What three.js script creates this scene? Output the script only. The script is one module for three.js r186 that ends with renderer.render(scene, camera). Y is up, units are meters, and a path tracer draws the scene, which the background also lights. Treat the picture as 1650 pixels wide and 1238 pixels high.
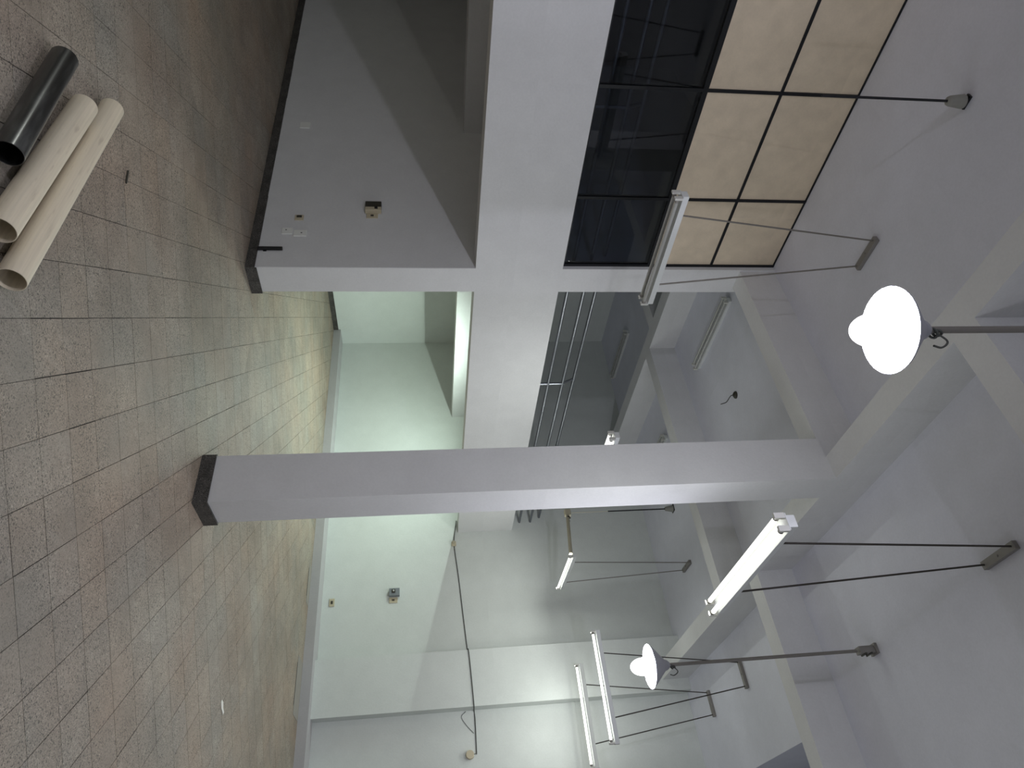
import * as THREE from 'three';
import { mergeGeometries } from 'three/addons/utils/BufferGeometryUtils.js';
import { RectAreaLightUniformsLib } from 'three/addons/lights/RectAreaLightUniformsLib.js';
import { RoundedBoxGeometry } from 'three/addons/geometries/RoundedBoxGeometry.js';

// ---------------------------------------------------------------- camera, exposure
const scene = new THREE.Scene();
scene.background = new THREE.Color(0x000000);
const camera = new THREE.PerspectiveCamera(2 * Math.atan(619 / 1100.7) * 180 / Math.PI, 1650 / 1238, 0.05, 60);
{ // the phone was held on its side: the picture's right is up in the room
  const yaw = THREE.MathUtils.degToRad(39.3185), pitch = THREE.MathUtils.degToRad(7.6095), roll = THREE.MathUtils.degToRad(-0.9497);
  const fw = new THREE.Vector3(Math.cos(yaw) * Math.cos(pitch), Math.sin(pitch), -Math.sin(yaw) * Math.cos(pitch));
  const r0 = new THREE.Vector3().crossVectors(fw, new THREE.Vector3(0, 1, 0)).normalize();
  const u0 = new THREE.Vector3().crossVectors(r0, fw);
  const r = r0.clone().multiplyScalar(Math.cos(roll)).addScaledVector(u0, Math.sin(roll));
  const u = u0.clone().multiplyScalar(Math.cos(roll)).addScaledVector(r0, -Math.sin(roll));
  camera.position.set(0, 1.58, 0);
  camera.quaternion.setFromRotationMatrix(new THREE.Matrix4().makeBasis(u, r.clone().negate(), fw.clone().negate()));
  camera.updateMatrixWorld(true);
}
const renderer = new THREE.WebGLRenderer({ antialias: true });
renderer.toneMapping = THREE.LinearToneMapping;
renderer.toneMappingExposure = 1.0;
renderer.shadowMap.enabled = true;
RectAreaLightUniformsLib.init();
// strength (cd) and colour of the lamps; the lights themselves stand in their lamps' builders
const LIT = {
  pendant: 5.2, pendantColor: new THREE.Color(0.85, 0.85, 1.0),
  tube: 1.5, tubeColor: new THREE.Color(0.96, 1.0, 0.94),
  under: 7.6, underColor: new THREE.Color(0.83, 1.0, 0.89),
};

// ---------------------------------------------------------------- helpers
let seed = 12345;
function rnd() { seed |= 0; seed = seed + 0x6D2B79F5 | 0; let t = Math.imul(seed ^ seed >>> 15, 1 | seed); t = t + Math.imul(t ^ t >>> 7, 61 | t) ^ t; return ((t ^ t >>> 14) >>> 0) / 4294967296; }
const LAT = new Float32Array(256 * 256); for (let i = 0; i < LAT.length; i++) LAT[i] = rnd();
function vnoise(x, y) {
  const xi = Math.floor(x), yi = Math.floor(y); let fx = x - xi, fy = y - yi;
  fx = fx * fx * (3 - 2 * fx); fy = fy * fy * (3 - 2 * fy);
  const a = xi & 255, b = (xi + 1) & 255, c = (yi & 255) << 8, d = ((yi + 1) & 255) << 8;
  return (LAT[c + a] * (1 - fx) + LAT[c + b] * fx) * (1 - fy) + (LAT[d + a] * (1 - fx) + LAT[d + b] * fx) * fy;
}
function fbm(x, y, o = 4) { let s = 0, a = 0.5, t = 0; for (let i = 0; i < o; i++) { s += a * vnoise(x, y); t += a; a *= 0.5; x = x * 2.03 + 17.3; y = y * 2.01 + 9.1; } return s / t; }
function tex(n, fn, srgb) {
  const d = new Uint8Array(n * n * 4);
  for (let j = 0; j < n; j++) for (let i = 0; i < n; i++) { const c = fn(i, j), k = (j * n + i) * 4; d[k] = c[0]; d[k + 1] = c[1]; d[k + 2] = c[2]; d[k + 3] = 255; }
  const t = new THREE.DataTexture(d, n, n); t.wrapS = t.wrapT = THREE.RepeatWrapping; t.magFilter = THREE.LinearFilter; t.minFilter = THREE.LinearMipmapLinearFilter; t.generateMipmaps = true;
  if (srgb) t.colorSpace = THREE.SRGBColorSpace; t.needsUpdate = true; return t;
}
const clamp = (v) => Math.max(0, Math.min(255, v));
const used = {};
function numbered(n) { const k = used[n] = (used[n] ?? -1) + 1; return k ? `${n}_${String(k).padStart(3, '0')}` : n; }
function shade(o) { o.castShadow = true; o.receiveShadow = true; return o; }
function mesh(name, g, m, parent) { const o = shade(new THREE.Mesh(g, m)); o.name = parent ? name : numbered(name); (parent || scene).add(o); return o; }
function thing(name, label, category, pos = [0, 0, 0], turn = 0, group) {
  const o = new THREE.Group(); o.name = numbered(name); o.position.set(...pos); o.rotation.y = turn; scene.add(o);
  o.userData = { label, category }; if (group) o.userData.group = group; return o;
}
function tag(o, label, category, group) { o.userData = { label, category }; if (group) o.userData.group = group; return o; }
function metricUV(g) { // uv in metres from position and face direction
  const p = g.attributes.position, n = g.attributes.normal, uv = new Float32Array(p.count * 2);
  for (let i = 0; i < p.count; i++) {
    const ax = Math.abs(n.getX(i)), ay = Math.abs(n.getY(i)), az = Math.abs(n.getZ(i));
    const x = p.getX(i), y = p.getY(i), z = p.getZ(i);
    if (ay >= ax && ay >= az) { uv[2 * i] = x; uv[2 * i + 1] = z; } else if (ax >= az) { uv[2 * i] = z; uv[2 * i + 1] = y; } else { uv[2 * i] = x; uv[2 * i + 1] = y; }
  }
  g.setAttribute('uv', new THREE.BufferAttribute(uv, 2)); return g;
}
function bx(x0, x1, y0, y1, z0, z1) { const g = new THREE.BoxGeometry(x1 - x0, y1 - y0, z1 - z0); g.translate((x0 + x1) / 2, (y0 + y1) / 2, (z0 + z1) / 2); return metricUV(g); }
function rbox(w, h, d, r = 0.003, x = 0, y = 0, z = 0) { const g = new RoundedBoxGeometry(w, h, d, 2, r); g.translate(x, y, z); return g; }
function bar(a, b, r, seg = 10, r2 = r) { // a straight round bar between two points
  const A = new THREE.Vector3(...a), B = new THREE.Vector3(...b), d = B.clone().sub(A), L = d.length();
  const g = new THREE.CylinderGeometry(r2, r, L, seg); g.translate(0, L / 2, 0);
  g.applyQuaternion(new THREE.Quaternion().setFromUnitVectors(new THREE.Vector3(0, 1, 0), d.normalize())); g.translate(A.x, A.y, A.z); return g;
}
function hose(pts, r, seg = 24, rs = 6) { return new THREE.TubeGeometry(new THREE.CatmullRomCurve3(pts.map((p) => new THREE.Vector3(...p))), seg, r, rs); }
function merge(l) { return mergeGeometries(l.map((g) => g.index ? g.toNonIndexed() : g)); }
function struct(name, g, m) { const o = mesh(name, g, m); o.userData = { kind: 'structure' }; return o; }
function pointLight(parent, x, y, z, I, color, size) { const l = new THREE.PointLight(color, I, 0, 2); l.position.set(x, y, z); l.castShadow = true; l.shadow.radius = size / 0.02; parent.add(l); return l; }

function tubeLights(parent, len, y, zs, I, color, flank = 0.24) { // strips along the outer flanks and the underside of the tubes
  const L = len - 0.06, h = 0.026, flux = I * 4 * Math.PI, out = zs[zs.length - 1] + 0.0155;
  const strips = [[-out, y, 0, 0, h, flank], [out, y, 0, Math.PI, h, flank], ...zs.map((z) => [z, y - 0.0155, -Math.PI / 2, 0, 0.022, (1 - 2 * flank) / zs.length])];
  for (const [z, yy, rx, ry, w, share] of strips) {
    const l = new THREE.RectAreaLight(color, share * flux / (Math.PI * L * w), L, w); l.position.set(0, yy, z); l.rotation.set(rx, ry, 0); parent.add(l);
  }
}
// ---------------------------------------------------------------- materials
const plasterMap = tex(512, (i, j) => { const v = 246 + (fbm(i / 32, j / 32, 4) - 0.5) * 8 + (vnoise(i / 2, j / 2) - 0.5) * 5; return [clamp(v), clamp(v), clamp(v)]; }, true);
plasterMap.repeat.set(0.4, 0.4);
const plasterBump = tex(512, (i, j) => { const v = 128 + (fbm(i / 8, j / 8, 3) - 0.5) * 160; return [v, v, v]; });
plasterBump.repeat.set(1, 1);
function paint(r, g, b, rough = 0.85) { return new THREE.MeshStandardMaterial({ color: new THREE.Color(r, g, b), map: plasterMap, bumpMap: plasterBump, bumpScale: 0.0008, roughness: rough }); }
const M = {
  wall: paint(0.69, 0.725, 0.70),
  ceiling: paint(0.765, 0.78, 0.86),
  beam: paint(0.72, 0.725, 0.725),
  kerb: paint(0.46, 0.45, 0.46),
  grout: new THREE.MeshStandardMaterial({ color: new THREE.Color(0.035, 0.03, 0.025), roughness: 0.95 }),
  mezzFloor: paint(0.3, 0.28, 0.25),
  frame: new THREE.MeshStandardMaterial({ color: 0x15171b, roughness: 0.45, metalness: 0.3 }),
  glass: new THREE.MeshPhysicalMaterial({ color: new THREE.Color(0.5, 0.53, 0.58), transmission: 1, thickness: 0, roughness: 0.02, ior: 1.5 }),
  chrome: new THREE.MeshStandardMaterial({ color: 0x8d9096, roughness: 0.28, metalness: 0.9 }),
  rod: new THREE.MeshStandardMaterial({ color: 0x4b4743, roughness: 0.5, metalness: 0.5 }),
  steelRod: new THREE.MeshStandardMaterial({ color: 0x8a8680, roughness: 0.45, metalness: 0.6 }),
  darkRod: new THREE.MeshStandardMaterial({ color: 0x15171c, roughness: 0.5 }),
  plate: new THREE.MeshStandardMaterial({ color: 0x8a8782, roughness: 0.55, metalness: 0.2 }),
  white: new THREE.MeshStandardMaterial({ color: 0xd9dcda, roughness: 0.4 }),
  holder: new THREE.MeshStandardMaterial({ color: 0xcfcfc8, roughness: 0.5 }),
  deadTube: new THREE.MeshPhysicalMaterial({ color: 0xa9aaa6, roughness: 0.15, clearcoat: 0.6 }),
  tube: new THREE.MeshStandardMaterial({ color: 0xffffff, emissive: new THREE.Color(1.0, 1.0, 0.93), emissiveIntensity: 2.1 }),
  bulb: new THREE.MeshStandardMaterial({ color: 0xffffff, emissive: new THREE.Color(0.98, 0.97, 1.0), emissiveIntensity: 4 }),
  shadeOut: new THREE.MeshStandardMaterial({ color: 0xa5a6ad, roughness: 0.5, metalness: 0.3 }),
  shadeIn: new THREE.MeshStandardMaterial({ color: 0xf2f2f4, roughness: 0.35 }),
  cup: new THREE.MeshStandardMaterial({ color: 0x8f8f88, roughness: 0.6 }),
  cream: new THREE.MeshStandardMaterial({ color: 0xb9b29c, roughness: 0.6 }),
  plastic: new THREE.MeshStandardMaterial({ color: 0xbfb59c, roughness: 0.5 }),
  darkPlastic: new THREE.MeshStandardMaterial({ color: 0x3a3830, roughness: 0.5 }),
  grayBox: new THREE.MeshStandardMaterial({ color: 0x7c8286, roughness: 0.5 }),
  cable: new THREE.MeshStandardMaterial({ color: 0x4d4f4c, roughness: 0.7 }),
  black: new THREE.MeshStandardMaterial({ color: 0x101113, roughness: 0.4 }),
  coverPlate: new THREE.MeshStandardMaterial({ color: 0xe4e5e0, roughness: 0.45 }),
  paper: new THREE.MeshStandardMaterial({ color: 0xe6e4dc, roughness: 0.8 }),
};
const skirtMap = tex(256, (i, j) => { const s = vnoise(i / 2.2, j / 2.2), t = vnoise(i / 2 + 50, j / 2 + 31); let v = 70 + (fbm(i / 30, j / 30) - 0.5) * 36; if (s > 0.7) v -= 32; if (t > 0.76) v += 46; return [clamp(v), clamp(v * 0.97), clamp(v * 0.93)]; }, true);
skirtMap.repeat.set(2, 2);
M.skirt = new THREE.MeshStandardMaterial({ map: skirtMap, roughness: 0.6 });
const tanMap = tex(256, (i, j) => { const v = 240 + (fbm(i / 20, j / 20) - 0.5) * 22 + (vnoise(i / 1.5, j / 1.5) - 0.5) * 6; return [clamp(v), clamp(v), clamp(v)]; }, true);
tanMap.repeat.set(0.8, 0.8);
M.tan = [0, 1, 2].map((k) => new THREE.MeshStandardMaterial({ color: new THREE.Color(0.74 + 0.015 * k, 0.63 + 0.012 * k, 0.47 + 0.01 * k), map: tanMap, roughness: 0.5 }));

// terrazzo: chips, dust, scuffs and damp-looking patches, 2.4 mm a texel
const FT = 2048, FM = 4.9;
const floorMap = tex(FT, (i, j) => {
  const x = i / FT, y = j / FT;
  const big = fbm(x * 9, y * 9, 4), mid = fbm(x * 40 + 7, y * 40 + 3, 3), hue = fbm(x * 9 + 40, y * 9 + 80, 3);
  let r = 147, g = 136, b = 122;
  const k = 1 + (big - 0.5) * 0.22 + (mid - 0.5) * 0.12; r *= k; g *= k; b *= k;
  const h = (hue - 0.5) * 12; r += h; g -= h * 0.1; b -= h * 0.6;
  const wear = Math.min(1, Math.max(0, (fbm(x * 18 + 3, y * 18 + 11, 3) - 0.5) * 5)); // trowelled dust hides the chips in places
  const c1 = vnoise(i / 1.7, j / 1.7), c2 = vnoise(i / 1.5 + 91, j / 1.5 + 37), ch = 1 - 0.5 * wear;
  if (c1 > 0.66) { const q = 1 - 0.40 * ch * Math.min(1, (c1 - 0.66) * 7); r *= q; g *= q; b *= q; }
  if (c2 > 0.72) { const q = 1 + 0.27 * ch * Math.min(1, (c2 - 0.72) * 7); r *= q; g *= q; b *= q; }
  const sc = fbm(x * 22 + 60, y * 60 + 5, 4); if (sc > 0.66) { const q = Math.min(1, (sc - 0.66) * 9) * 0.12; r += (186 - r) * q; g += (180 - g) * q; b += (166 - b) * q; }
  return [clamp(r), clamp(g), clamp(b)];
}, true);
M.tile = new THREE.MeshStandardMaterial({ map: floorMap, vertexColors: true, roughness: 0.62 });

// ---------------------------------------------------------------- sizes of the place (metres)
const CEIL = 5.17, BEAMY = 4.8, WX = 9.75, BACK = -9.05, ZF = -5.0, KX = 9.37;
const XMIN = -4, ZMAX = 4.5, DEEP = -13;

// floor: slab and terrazzo tiles laid on the diagonal
{
  const floor = new THREE.Group(); floor.name = 'floor'; floor.userData = { kind: 'structure' }; scene.add(floor);
  mesh('slab', bx(XMIN - 0.2, WX + 0.2, -0.2, -0.0035, DEEP - 0.2, ZMAX + 0.2), M.grout, floor);
  const S = 0.25, q = Math.SQRT1_2, list = [];
  const v = new THREE.Vector3();
  for (let a = -70; a < 110; a++) for (let b = -90; b < 90; b++) {
    const t = a * S + 0.05 + S / 2, s = b * S + S / 2; // t runs away from the camera, s to the right
    const x = (t + s) * q, z = (-t + s) * q;
    if (x < XMIN || x > KX + 0.1 || z > ZMAX || z < DEEP) continue;
    if (x > 4.5 && z < BACK - 0.1) continue;
    if (x > 4.55 && x < 4.9 && z < -5.4) { /* under the wall */ }
    v.set(x, 0, z).project(camera);
    const dx = x, dz = z, D2 = dx * dx + dz * dz + 1.58 * 1.58;
    const inView = v.z < 1 && Math.abs(v.x) < 1.0 && Math.abs(v.y) < 1.0 && x > 0;
    list.push({ x, z, area: inView ? 1 / (D2 * Math.sqrt(D2)) : 0 });
  }
  list.sort((p, n) => n.area - p.area);
  const tileGeo = (p) => {
    const ga = 0.0022 + 0.0045 * rnd() * rnd(), gb = 0.0022 + 0.0045 * rnd() * rnd(), h = -0.0004 * rnd();
    const g = new THREE.BoxGeometry(S - ga, 0.02, S - gb); g.rotateY(Math.PI / 4); g.translate(p.x, h - 0.01, p.z);
    const P = g.attributes.position, uv = g.attributes.uv, col = new Float32Array(P.count * 3);
    const w = 0.95 + 0.09 * rnd(), hue = (rnd() - 0.5) * 0.05;
    for (let i = 0; i < P.count; i++) { uv.setXY(i, P.getX(i) / FM, P.getZ(i) / FM); col[3 * i] = w * (1 + hue); col[3 * i + 1] = w; col[3 * i + 2] = w * (1 - hue); }
    g.setAttribute('color', new THREE.BufferAttribute(col, 3)); return g;
  };
  const rest = [];
  list.forEach((p, i) => { if (i < 300) mesh('tile', tileGeo(p), M.tile, floor); else rest.push(tileGeo(p)); });
  const f = mesh('tile_field', mergeGeometries(rest), M.tile, floor); f.userData = { kind: 'stuff' };
}
// shell
const HX0 = 6.45, HX1 = 9.3, HZ0 = -1.2, HZ1 = 0.8; // an open shaft through the ceiling
struct('ceiling', merge([bx(XMIN - 0.2, HX0, CEIL, CEIL + 0.2, DEEP - 0.2, ZMAX + 0.2), bx(HX1, WX + 0.2, CEIL, CEIL + 0.2, DEEP - 0.2, ZMAX + 0.2), bx(HX0, HX1, CEIL, CEIL + 0.2, DEEP - 0.2, HZ0), bx(HX0, HX1, CEIL, CEIL + 0.2, HZ1, ZMAX + 0.2)]), M.ceiling);
struct('ceiling_shaft', merge([bx(HX0 - 0.1, HX0, CEIL + 0.2, 6.3, HZ0, HZ1), bx(HX1, HX1 + 0.1, CEIL + 0.2, 6.3, HZ0, HZ1), bx(HX0 - 0.1, HX1 + 0.1, CEIL + 0.2, 6.3, HZ0 - 0.1, HZ0), bx(HX0 - 0.1, HX1 + 0.1, CEIL + 0.2, 6.3, HZ1, HZ1 + 0.1), bx(HX0 - 0.1, HX1 + 0.1, 6.3, 6.4, HZ0 - 0.1, HZ1 + 0.1)]), M.ceiling);
struct('wall_right', bx(WX, WX + 0.2, 0, CEIL, BACK - 0.2, ZMAX + 0.2), M.wall);
struct('wall_back', bx(4.35, WX, 0, CEIL, BACK - 0.2, BACK), M.wall);
struct('wall_left', bx(XMIN - 0.2, XMIN, 0, CEIL, DEEP - 0.2, ZMAX + 0.2), M.wall);
struct('wall_front', bx(XMIN, WX, 0, CEIL, ZMAX, ZMAX + 0.2), M.wall);
struct('wall_deep', bx(XMIN, 4.35, 0, CEIL, DEEP - 0.2, DEEP), M.wall);
const WING = THREE.MathUtils.degToRad(2.2); // the wing wall runs a little out of square
{
  const g = bx(-0.004, 0.28, 0, 2.475, -8.0, -0.003); const o = struct('wall_wing', g, M.beam);
  o.position.set(4.35, 0, ZF); o.rotation.y = WING;
}
struct('pilaster', bx(9.56, WX, 0.125, CEIL, -3.13, -2.40), M.wall);
struct('kerb', bx(KX, WX, 0, 0.125, BACK, ZMAX), M.kerb);
// columns
const mainCol = struct('column', bx(4.35, 4.65, 0, BEAMY, -2.93, -2.55), M.beam);
const wingCol = struct('column', bx(4.35, 4.65, 0, CEIL, ZF - 0.28, ZF), M.beam);
// ceiling beams
struct('beam', bx(XMIN, WX, BEAMY, CEIL, -2.755, -2.55), M.beam);              // along the columns
struct('beam', bx(4.37, 4.58, BEAMY, CEIL, ZF, -2.755), M.beam);               // column to column
struct('beam', bx(2.57, 2.78, BEAMY, CEIL, -2.55, ZMAX), M.beam);
struct('beam', bx(6.06, 6.275, BEAMY, CEIL, -2.55, ZMAX), M.beam);
struct('beam', bx(6.92, 7.13, BEAMY, CEIL, -6.28, -2.755), M.beam);
struct('beam', bx(4.65, WX, BEAMY, CEIL, -6.49, -6.28), M.beam);
struct('beam', bx(6.53, 6.74, BEAMY, CEIL, BACK, -6.49), M.beam);
// mezzanine: parapets, slab, the beam under it
struct('parapet', bx(XMIN, 4.35, 2.12, 2.97, ZF - 0.22, ZF), M.beam);
struct('parapet', bx(4.65, WX, 2.12, 2.97, ZF - 0.22, ZF), M.beam);
struct('mezzanine_slab', bx(XMIN, WX, 2.475, 2.6, DEEP, ZF - 0.22), M.beam);
struct('beam', bx(XMIN, 4.26, 2.12, 2.475, -7.5, -7.25), M.beam);
struct('beam', bx(4.55, WX, 2.12, 2.475, -7.5, -7.25), M.beam);
struct('wall_mezzanine', bx(4.35, 4.6, 2.6, CEIL, BACK, ZF - 0.28), M.wall);

// ---------------------------------------------------------------- skirting tiles
{
  const make = (name, kids) => { const g = new THREE.Group(); g.name = name; g.userData = { kind: 'structure' }; scene.add(g); for (const k of kids) mesh('skirting_tile', k, M.skirt, g); return g; };
  const H = 0.10, T = 0.014;
  make('trim_1', [bx(4.35 - T, 4.35, 0, H, -2.742, -2.55 + T), bx(4.35 - T, 4.35, 0, H, -2.93, -2.744), bx(4.351, 4.65 + T, 0, H, -2.55, -2.55 + T), bx(4.65, 4.65 + T, 0, H, -2.93, -2.551), bx(4.351, 4.65, 0, H, -2.93 - T, -2.93)]);
  make('trim_2', [bx(4.351, 4.5, 0, H, ZF, ZF + T), bx(4.502, 4.65 + T, 0, H, ZF, ZF + T), bx(4.65, 4.65 + T, 0, H, ZF - 0.28, ZF - 0.001)]);
  const wing = []; for (let k = 0; k < 30; k++) wing.push(bx(-T, 0, 0, 0.085 + 0.004 * rnd(), -0.26 * (k + 1) + 0.002, -0.26 * k));
  const w = make('baseboard_wing', wing); w.position.set(4.35, 0, ZF + T); w.rotation.y = WING;
  const back = []; for (let k = 0; k < 19; k++) back.push(bx(4.62 + 0.25 * k, 4.868 + 0.25 * k, 0, 0.085, BACK, BACK + T));
  make('baseboard_back', back);
}

// ---------------------------------------------------------------- glazed partition over the parapet
{
  const win = new THREE.Group(); win.name = 'window_1'; win.userData = { kind: 'structure' }; scene.add(win);
  const Z = -5.055, xs = [4.35, 3.555, 2.53, 1.51, 0.51, -0.51, -1.53, -2.55, XMIN], ys = [2.97, 3.855, 4.495, CEIL], b = 0.014;
  for (const x of xs.slice(1, -1)) mesh('mullion', bx(x - b, x + b, 2.97, CEIL, Z - 0.03, Z + 0.012), M.frame, win);
  mesh('mullion', bx(4.35 - 2 * b, 4.35, 2.97, CEIL, Z - 0.03, Z + 0.012), M.frame, win);
  for (let r = 0; r < 4; r++) for (let c = 0; c < xs.length - 1; c++) {
    const x0 = xs[c + 1] + b, x1 = xs[c] - (c ? b : 2 * b);
    const [y0, y1] = r === 0 ? [2.97, 2.97 + 0.022] : r === 3 ? [CEIL - 0.016, CEIL] : [ys[r] - (r === 1 ? 0.022 : 0.013), ys[r] + (r === 1 ? 0.022 : 0.013)];
    mesh('transom', bx(x0, x1, y0, y1, Z - 0.03, Z + 0.01), M.frame, win);
    if (r === 3) continue;
    const y2 = r === 2 ? CEIL - 0.016 : ys[r + 1] - (r === 0 ? 0.022 : 0.013);
    if (r === 0) mesh('pane', bx(x0, x1, y1, y2, Z - 0.004, Z + 0.002), M.glass, win);
    else mesh('panel', bx(x0, x1, y1, y2, Z - 0.02, Z + 0.004 - 0.002 * rnd()), M.tan[(r * 3 + c * 2) % 3], win);
  }
}

// ---------------------------------------------------------------- railing on the parapets
function railing(label, x0, x1, posts) {
  const t = thing('railing', label, 'railing', [(x0 + x1) / 2, 2.97, -5.13]);
  const o = (x, y, z) => [x - (x0 + x1) / 2, y - 2.97, z + 5.13];
  const r = 0.019;
  mesh('rail', bar(o(x0, 3.10, -5.13), o(x1, 3.10, -5.13), r, 12), M.chrome, t);
  mesh('rail', bar(o(x0, 3.275, -5.13), o(x1, 3.275, -5.13), r, 12), M.chrome, t);
  mesh('rail', bar(o(x0, 3.425, -5.20), o(x1, 3.425, -5.20), r, 12), M.chrome, t);
  for (const x of posts) mesh('post', merge([bar(o(x, 2.97, -5.13), o(x, 3.275, -5.13), 0.016, 12), bar(o(x, 3.27, -5.13), o(x, 3.425, -5.20), 0.016, 12)]), M.chrome, t);
}
railing('steel tube railing on the parapet in the open bay beside the wall', 4.66, 9.74, [6.27, 8.6]);
railing('steel tube railing seen through the dark glass panes', XMIN + 0.01, 4.34, [2.74, 0.8, -1.2, -3]);

// ---------------------------------------------------------------- lamps
function pendant(label, x, z, top, k = 1) {
  const t = thing('pendant_lamp', label, 'lamp', [x, CEIL, z], 0);
  const y = (h) => h - CEIL, out = [[0.022, 3.445], [0.034, 3.43], [0.045, 3.405], [0.158, 3.297], [0.162, 3.288]], inn = [[0.158, 3.286], [0.154, 3.297], [0.043, 3.400], [0.02, 3.42]];
  const V = (l) => l.map(([r, h]) => new THREE.Vector2(r, y(h)));
  mesh('pole', bar([0, y(3.44), 0], [0, top ? -0.16 : 0, 0], 0.0135, 12), M.steelRod, t);
  const s = mesh('shade', new THREE.LatheGeometry(V(out), 40), M.shadeOut, t);
  mesh('reflector', new THREE.LatheGeometry(V([out[4], ...inn]), 40), M.shadeIn, s);
  mesh('socket', bar([0, y(3.42), 0], [0, y(3.37), 0], 0.022, 16), M.holder, t);
  const bl = []; for (let i = 0; i <= 20; i++) { const a = i / 20 * Math.PI; bl.push(new THREE.Vector2(Math.max(0.0005, Math.sin(a) * 0.074 * (0.88 + 0.12 * Math.cos(a))), y(3.262) - Math.cos(a) * 0.125)); }
  mesh('bulb', new THREE.LatheGeometry(bl, 28), M.bulb, t);
  pointLight(t, 0, y(3.215), 0, LIT.pendant * k, LIT.pendantColor, 0.05);
  mesh('wire_tie', merge([new THREE.TorusGeometry(0.018, 0.005, 6, 14).rotateX(1.2).translate(0.005, y(3.462), 0.012), new THREE.TorusGeometry(0.014, 0.005, 6, 14).rotateX(0.5).translate(0, y(3.475), 0.016), hose([[0, y(3.47), 0.012], [0.01, y(3.505), 0.05], [0.015, y(3.47), 0.075], [0.012, y(3.44), 0.068]], 0.004)]), M.cable, t);
  if (top) {
    const c = mesh('canopy', merge([rbox(0.07, 0.13, 0.055, 0.004, 0, -0.085, 0), bx(-0.05, 0.05, -0.022, 0, -0.04, 0.04)]), M.plate, t);
    mesh('clamp', merge([bx(-0.038, 0.038, -0.115, -0.1, 0.026, 0.036), bx(-0.038, 0.038, -0.065, -0.052, 0.026, 0.036), bar([0.0, -0.09, 0.03], [0, -0.09, 0.05], 0.006)]), M.darkPlastic, c);
  }
  return t;
}
pendant('large glowing bulb lamp with conical shade hanging nearest the camera', 1.672, -1.595, false, 0.78);
pendant('glowing bulb lamp with conical shade on a pole from a boxed ceiling clamp', 5.31, -1.52, true, 0.7);
pendant('glowing bulb lamp with conical shade out of view left of the near lamp', -1.97, -1.6, true, 1.9);
pendant('glowing bulb lamp with conical shade out of view behind the camera', 3.5, 2.4, true, 0.95);

function fixture(label, x, z, turn, y, { tubes = 1, lit = true, len = 1.2, plate = 0.26, spread = 0.34, I = LIT.tube, rod = M.rod } = {}) {
  const t = thing('fluorescent_lamp', label, 'lamp', [x, CEIL, z], turn, 'hanging fluorescent lamps');
  const b = y - CEIL, w = tubes > 1 ? 0.1 : 0.046, L = len / 2;
  mesh('ceiling_plate', merge([rbox(plate + 0.05, 0.035, 0.055, 0.004, 0, -0.0175, 0), bar([0, -0.035, 0], [0, -0.041, 0], 0.008)]), M.plate, t);
  for (const s of [-1, 1]) mesh('rod', bar([s * plate / 2, -0.03, 0], [s * spread, b + 0.06, 0], 0.0065, 8), rod, t);
  const body = mesh('body', merge([rbox(len, 0.05, w * 0.72, 0.004, 0, b + 0.035, 0), rbox(len, 0.006, w, 0.002, 0, b + 0.012, 0)]), M.white, t);
  for (let i = 0; i < tubes; i++) {
    const zz = tubes > 1 ? (i - 0.5) * 0.075 : 0;
    const tb = mesh('tube', bar([-L + 0.03, b - 0.025, zz], [L - 0.03, b - 0.025, zz], 0.0145, 14), lit ? M.tube : M.deadTube, t);
    for (const s of [-1, 1]) { mesh('lampholder', merge([rbox(0.018, 0.06, 0.034, 0.003, s * (L - 0.012), b - 0.02, zz)]), M.holder, t); mesh('end_cap', bar([s * (L - 0.045), b - 0.025, zz], [s * (L - 0.022), b - 0.025, zz], 0.0155, 14), M.plate, tb); }
  }
  if (lit) tubeLights(t, len, b - 0.025, tubes > 1 ? [-0.0375, 0.0375] : [0], I * tubes, LIT.tubeColor);
  return t;
}
fixture('unlit twin tube lamp hanging in front of the tan panels', 3.285, -3.985, 0, 3.435, { tubes: 2, lit: false, len: 1.05, rod: M.steelRod });
fixture('lit twin tube lamp hanging nearest the camera beside the main column', 3.68, -1.56, 0, 3.47, { tubes: 2, I: LIT.tube * 0.55 });
fixture('lit single tube lamp by the right wall, nearer of the parallel pair', 7.805, -2.075, Math.PI / 2, 3.53, { I: LIT.tube * 0.75 });
fixture('lit single tube lamp by the right wall, farther of the parallel pair', 8.96, -2.06, Math.PI / 2, 3.53, { I: LIT.tube * 0.75 });
fixture('lit single tube lamp hanging crookedly at the end of a cream conduit', 8.55, -3.72, 0.03, 3.46, { len: 1.1, rod: M.steelRod });
fixture('lit twin tube lamp mostly hidden behind the main column', 6.0, -3.75, 0, 3.46, { tubes: 2, I: LIT.tube * 0.55 });


function batten(label, x, y, z, turn, { tubes = 2, lit = false, len = 1.2, I = 0, color = LIT.underColor } = {}) {
  const t = thing('batten_lamp', label, 'lamp', [x, y, z], turn, 'ceiling mounted fluorescent battens');
  mesh('body', merge([rbox(len, 0.045, 0.07, 0.004, 0, -0.0225, 0), rbox(len, 0.006, 0.11, 0.002, 0, -0.046, 0)]), M.white, t);
  for (let i = 0; i < tubes; i++) {
    const zz = (i - (tubes - 1) / 2) * 0.075;
    mesh('tube', bar([-len / 2 + 0.03, -0.08, zz], [len / 2 - 0.03, -0.08, zz], 0.0145, 14), lit ? M.tube : M.deadTube, t);
    for (const s of [-1, 1]) mesh('lampholder', rbox(0.018, 0.06, 0.034, 0.003, s * (len / 2 - 0.012), -0.07, zz), M.holder, t);
  }
  if (lit) tubeLights(t, len, -0.08, [0], I, color, 0.1);
}
batten('unlit twin tube lamp on the ceiling behind the open mezzanine bay', 5.83, CEIL, -5.5, 0);
batten('unlit twin tube lamp on the ceiling just past the main column', 8.6, CEIL, -5.5, 0);
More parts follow.
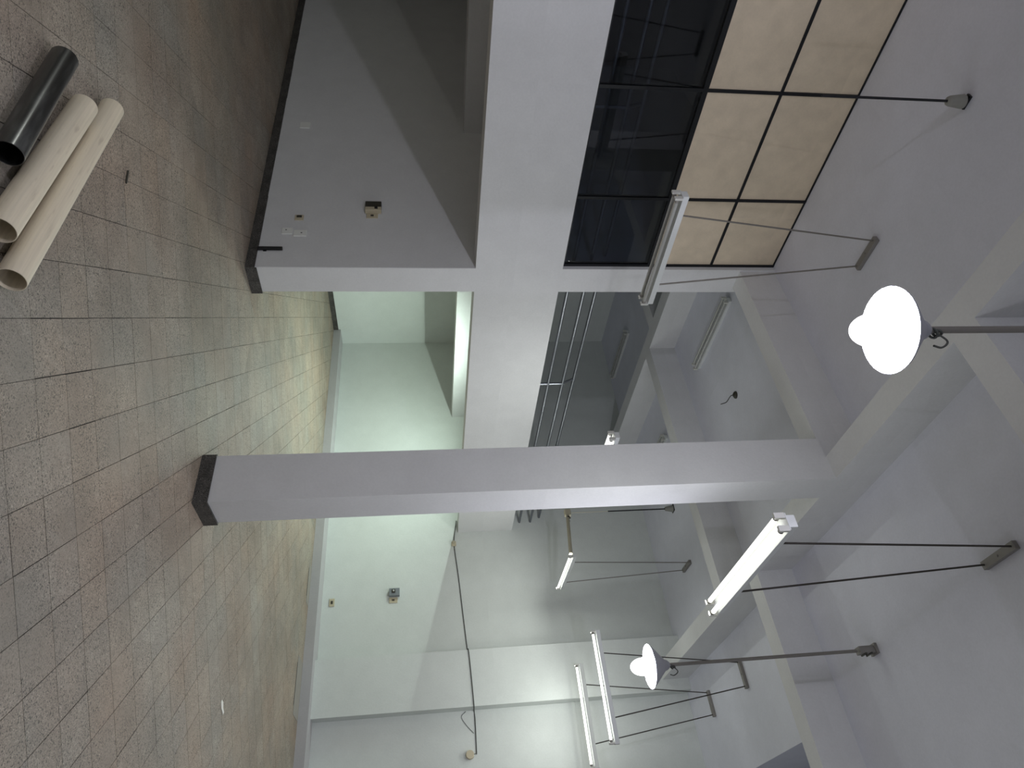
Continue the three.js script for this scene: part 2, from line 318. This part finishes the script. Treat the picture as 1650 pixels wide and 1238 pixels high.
batten('unlit twin tube lamp on the dark ceiling at the back of the mezzanine', 8.9, CEIL, -7.92, 0);
batten('lit tube lamp under the mezzanine behind the right parapet', 7.9, 2.475, -6.2, 0, { tubes: 1, lit: true, I: LIT.under });
batten('lit tube lamp under the mezzanine behind the left parapet', -1.6, 2.475, -6.2, 0, { tubes: 1, lit: true, I: LIT.under * 0.5, color: LIT.tubeColor });

// bare drop rods whose lamps are gone
{
  const t = thing('drop_rod', 'dark bare drop rod with grey cup in front of the tan panels', 'rod', [1.99, CEIL, -3.965]);
  mesh('rod', bar([0, 4.146 - CEIL, 0], [0, -0.1, 0], 0.0085, 10), M.darkRod, t);
  mesh('cup', new THREE.LatheGeometry([[0.009, -0.145], [0.028, -0.14], [0.034, -0.125], [0.046, -0.035], [0.044, -0.03], [0.001, -0.028]].map((p) => new THREE.Vector2(...p)), 24), M.cup, t);
  mesh('mounting_hook', merge([bar([-0.03, 0, 0], [-0.03, -0.03, 0], 0.009), bar([0.03, 0, 0], [0.03, -0.03, 0], 0.009), bx(-0.045, 0.045, -0.016, 0, -0.02, 0.02), bar([-0.03, -0.03, 0], [0.03, -0.03, 0], 0.009)]), M.black, t);
}
{
  const t = thing('drop_rod', 'dark bare drop rod with small cup behind the main column', 'rod', [8.51, CEIL, -4.59]);
  mesh('rod', bar([0, 4.2 - CEIL, 0], [0, -0.09, 0], 0.009, 10), M.darkRod, t);
  mesh('wire', bar([0, 3.658 - CEIL, 0], [0, 4.2 - CEIL, 0], 0.004, 6), M.cream, t);
  mesh('cup', new THREE.LatheGeometry([[0.009, -0.125], [0.03, -0.12], [0.05, -0.012], [0.048, -0.01], [0.001, -0.01]].map((p) => new THREE.Vector2(...p)), 24), M.cup, t);
  mesh('mounting_plate', bx(-0.05, 0.05, -0.01, 0, -0.05, 0.05), M.black, t);
}
{
  const t = thing('conduit', 'cream conduit with a taped joint sloping to the crooked tube lamp', 'conduit', [8.51, 3.60, -4.59]);
  mesh('pipe', bar([-0.02, 0.0, 0.05], [-0.44, -0.14, 0.83], 0.024, 12), M.cream, t);
  mesh('joint', merge([rbox(0.07, 0.09, 0.1, 0.012, 0, 0.01, 0)]), M.cream, t);
  mesh('tape', bar([-0.045, 0.0, 0.09], [-0.052, -0.003, 0.11], 0.027, 12), M.darkPlastic, t); mesh('tape', bar([-0.07, -0.014, 0.16], [-0.074, -0.016, 0.17], 0.026, 12), M.darkPlastic, t); mesh('clip', bar([0.02, 0.02, 0.04], [0.03, 0.05, 0.07], 0.008, 8), M.darkPlastic, t);
}
{
  const t = thing('ceiling_hook', 'small dark ceiling rose with a loose curled wire', 'hook', [5.87, CEIL, -4.59]);
  mesh('rose', new THREE.LatheGeometry([[0.001, -0.03], [0.02, -0.03], [0.042, -0.012], [0.045, 0], [0.001, 0]].map((p) => new THREE.Vector2(...p)), 20), M.darkPlastic, t);
  mesh('wire', hose([[0, -0.03, 0], [-0.01, -0.07, 0.02], [0.03, -0.1, 0.05], [0.01, -0.15, 0.1], [0.04, -0.2, 0.1]], 0.005), M.cable, t);
}

// ---------------------------------------------------------------- things on the right wall
function switchBox(name, label, category, x, y, z, turn, w, h, d, mat, opts = {}) {
  const t = thing(name, label, category, [x, y, z], turn); // local +x comes out of the wall
  mesh('plate', rbox(d, h, w, 0.004, d / 2, 0, 0), mat, t);
  return t;
}
{
  const t = switchBox('switch_box', 'grey breaker box on the right wall above a cream switch plate', 'switch box', WX, 1.15, -4.07, Math.PI, 0.11, 0.15, 0.06, M.grayBox);
  mesh('rocker', rbox(0.02, 0.05, 0.05, 0.004, 0.065, -0.01, 0.01), M.darkPlastic, t); mesh('lever', rbox(0.02, 0.02, 0.02, 0.003, 0.078, -0.01, 0.01), M.white, t);
  const s = switchBox('switch_plate', 'cream switch plate beside the grey breaker box', 'switch', WX, 1.135, -3.965, Math.PI, 0.08, 0.12, 0.012, M.plastic);
  mesh('rocker', rbox(0.01, 0.035, 0.022, 0.003, 0.014, 0, 0), M.darkPlastic, s);
  const o = switchBox('wall_socket', 'small cream socket low on the right wall above the ledge', 'socket', WX, 0.265, -3.98, Math.PI, 0.115, 0.075, 0.012, M.plastic);
  mesh('insert', rbox(0.006, 0.03, 0.045, 0.002, 0.014, 0, 0), M.darkPlastic, o);
}
{
  const X = WX - 0.006, P = 9.56 - 0.006;
  tag(mesh('wall_cable', merge([hose([[X, 2.10, -5.2], [X, 2.06, -4.95], [X, 2.05, -4.8], [X, 2.09, -4.3], [X, 2.13, -3.7], [X, 2.168, -3.14]], 0.007, 40), hose([[X, 2.168, -3.15], [P, 2.165, -3.138], [P, 2.17, -3.1], [P, 2.19, -2.7], [P, 2.2, -2.42], [P, 2.2, -2.394], [X, 2.21, -2.39], [X, 2.215, -2.3], [X, 2.213, -2.0], [X, 2.21, -1.87]], 0.007, 60)]), M.cable), 'thin dark cable run along the right wall and round the pilaster', 'cable');
  tag(mesh('loose_wire', hose([[X, 2.10, -2.39], [X, 2.04, -2.33], [X, 2.10, -2.22], [X, 2.19, -2.12]], 0.003, 30), M.cable), 'thin loose wire bent on the wall below the cable', 'wire');
  const j = thing('junction_box', 'small cream junction box where the wall cable starts', 'junction box', [WX, 2.045, -4.80], Math.PI);
  mesh('body', rbox(0.04, 0.07, 0.07, 0.008, 0.02, 0, 0), M.plastic, j); mesh('lid', new THREE.CylinderGeometry(0.022, 0.022, 0.01, 20).rotateZ(Math.PI / 2).translate(0.045, 0, 0.02), M.cream, j);
  const r = thing('junction_box', 'round cream junction box hanging at the end of the wall cable', 'junction box', [WX, 2.125, -1.87], Math.PI);
  mesh('body', new THREE.CylinderGeometry(0.05, 0.055, 0.05, 26).rotateZ(-Math.PI / 2).translate(0.025, 0, 0), M.plastic, r); mesh('lead', hose([[0.03, 0.04, 0], [0.03, 0.07, 0.005], [0.01, 0.085, 0.01]], 0.004), M.cable, r);
}

// ---------------------------------------------------------------- things on the wing wall
{
  const on = (s) => [4.35 - Math.sin(WING) * s, ZF - Math.cos(WING) * s]; // point on the wall s metres behind its front edge
  const put = (name, label, cat, s, y) => { const [x, z] = on(s); return thing(name, label, cat, [x, y, z], Math.PI + WING); };
  const b = put('switch_box', 'dark breaker box with a cream cover on the shaded wing wall', 'switch box', 0.86, 1.135);
  mesh('body', rbox(0.05, 0.16, 0.09, 0.005, 0.025, 0, 0.02), M.darkPlastic, b); mesh('cover', rbox(0.055, 0.16, 0.05, 0.005, 0.03, 0, -0.055), M.plastic, b); mesh('rocker', rbox(0.02, 0.03, 0.02, 0.003, 0.065, 0.03, -0.055), M.black, b);
  const c = put('switch_plate', 'cream switch plate under the dark breaker box', 'switch', 0.745, 1.125); mesh('plate', rbox(0.012, 0.115, 0.07, 0.004, 0.006, 0, 0), M.plastic, c); mesh('rocker', rbox(0.01, 0.03, 0.02, 0.002, 0.014, 0, 0), M.darkPlastic, c);
  const d = put('wall_socket', 'small yellowed socket low on the wing wall', 'socket', 0.70, 0.42); mesh('plate', rbox(0.014, 0.085, 0.075, 0.003, 0.007, 0, 0), M.plastic, d); mesh('insert', rbox(0.008, 0.05, 0.03, 0.002, 0.015, 0, 0.012), M.darkPlastic, d);
  const e = put('blank_plate', 'blank white cover plate low on the wing wall, farther from the floor', 'cover plate', 0.47, 0.45); mesh('plate', rbox(0.016, 0.12, 0.085, 0.003, 0.006, 0, 0), M.coverPlate, e); mesh('screw', rbox(0.004, 0.014, 0.01, 0.001, 0.0145, 0.012, 0.0), M.darkPlastic, e);
  const f = put('blank_plate', 'blank white cover plate low on the wing wall, nearer the floor', 'cover plate', 0.5, 0.325); mesh('plate', rbox(0.016, 0.1, 0.085, 0.003, 0.006, 0, 0), M.coverPlate, f); mesh('screw', rbox(0.004, 0.012, 0.01, 0.001, 0.0145, -0.01, 0.01), M.darkPlastic, f);
  const h = put('blank_plate', 'faint square cover plate on the shaded wing wall far from the column', 'cover plate', 2.3, 0.34); mesh('plate', rbox(0.016, 0.11, 0.11, 0.003, 0.005, 0, 0), M.coverPlate, h);
  const g = put('pipe_stub', 'short black pipe stub rising from the skirting of the wing wall', 'pipe', 0.235, 0.085);
  mesh('stub', bar([0.022, 0, 0], [0.022, 0.225, 0], 0.018, 16), M.black, g); mesh('bracket', bx(0, 0.01, 0.05, 0.08, -0.022, 0.022), M.black, g);
}

// ---------------------------------------------------------------- pipes on the floor
const pvcMap = tex(512, (i, j) => { const v = 236 + (fbm(i / 12, j / 60, 4) - 0.5) * 26; const s = fbm(i / 24 + 9, j / 24 + 4, 4); const d = s > 0.7 ? (s - 0.7) * 120 : 0; return [clamp(v - d), clamp(v - d * 1.1), clamp(v - 2 - d * 1.2)]; }, true);
const blackMap = tex(512, (i, j) => { const s = fbm(i / 40, j / 40, 5); const v = 24 + Math.max(0, s - 0.42) * 120; return [clamp(v), clamp(v * 1.02), clamp(v * 0.98)]; }, true);
M.pvc = new THREE.MeshStandardMaterial({ color: new THREE.Color(0.86, 0.76, 0.59), map: pvcMap, roughness: 0.5 });
M.blackPipe = new THREE.MeshPhysicalMaterial({ map: blackMap, roughness: 0.34, clearcoat: 0.6, clearcoatRoughness: 0.18 });
function pipe(name, label, a, b, r, wall, mo, mi) {
  const A = new THREE.Vector3(a[0], r, a[1]), B = new THREE.Vector3(b[0], r, b[1]), d = B.clone().sub(A), L = d.length();
  const t = thing(name, label, 'pipe', [a[0], 0, a[1]], Math.atan2(-d.z, d.x)); // local +x runs along the pipe
  const lay = (l) => new THREE.LatheGeometry(l.map(([q, h]) => new THREE.Vector2(q, h)), 48).rotateZ(-Math.PI / 2).translate(0, r, 0);
  const o = mesh('barrel', lay([[r - wall + 0.001, 0.0], [r - 0.001, 0.0], [r, 0.001], [r, L * 0.33], [r, L * 0.66], [r, L - 0.001], [r - 0.001, L], [r - wall + 0.001, L]]), mo, t);
  mesh('bore', lay([[r - wall + 0.001, L], [r - wall, L - 0.001], [r - wall, L / 2], [r - wall, 0.001], [r - wall + 0.001, 0]]), mi, t);
  return t;
}
pipe('drain_pipe', 'short black plastic pipe lying beside the cream pipes', [1.594, -2.467], [1.569, -3.174], 0.055, 0.004, M.blackPipe, M.blackPipe);
pipe('drain_pipe', 'cream plastic pipe in the middle, next to the black pipe', [1.737, -2.193], [1.789, -3.172], 0.057, 0.004, M.pvc, M.pvc);
pipe('drain_pipe', 'longest cream plastic pipe, outermost from the black pipe', [1.899, -2.102], [1.95, -3.441], 0.055, 0.004, M.pvc, M.pvc);

// ---------------------------------------------------------------- small things on the floor
tag(mesh('twig', bar([2.33, 0.005, -3.47], [2.355, 0.006, -3.39], 0.005, 6), M.darkPlastic), 'small dark twig on the tiles beyond the pipes', 'twig');
{
  const s = new THREE.Shape([[0, 0], [0.05, 0.01], [0.09, -0.005], [0.13, 0.02], [0.125, 0.045], [0.07, 0.05], [0.03, 0.035], [0.0, 0.03]].map((p) => new THREE.Vector2(...p)));
  const g = new THREE.ExtrudeGeometry(s, { depth: 0.004, bevelEnabled: false }).rotateX(-Math.PI / 2); g.rotateY(2.5); g.translate(5.97, 0.001, -1.6);
  tag(mesh('paper_scrap', g, M.paper), 'torn white scrap of paper on the floor', 'scrap');
}
for (const [x0, x1, z0, z1, l] of [[9.0, KX - 0.004, -3.03, -2.33, 'grey floor cover plate with a dark slot along the kerb, nearer'], [9.17, KX - 0.004, -4.34, -3.78, 'grey floor cover plate with a dark slot along the kerb, farther']]) {
  const t = thing('floor_cover', l, 'cover', [(x0 + x1) / 2, 0, (z0 + z1) / 2]);
  const w = (x1 - x0) / 2, d = (z1 - z0) / 2;
  mesh('plate', bx(-w, w, 0, 0.003, -d, d), M.mezzFloor, t);
  mesh('slot', bx(-w - 0.014, -w, 0, 0.0034, -d * 0.72, d * 0.7), M.black, t);
}
renderer.render(scene, camera);
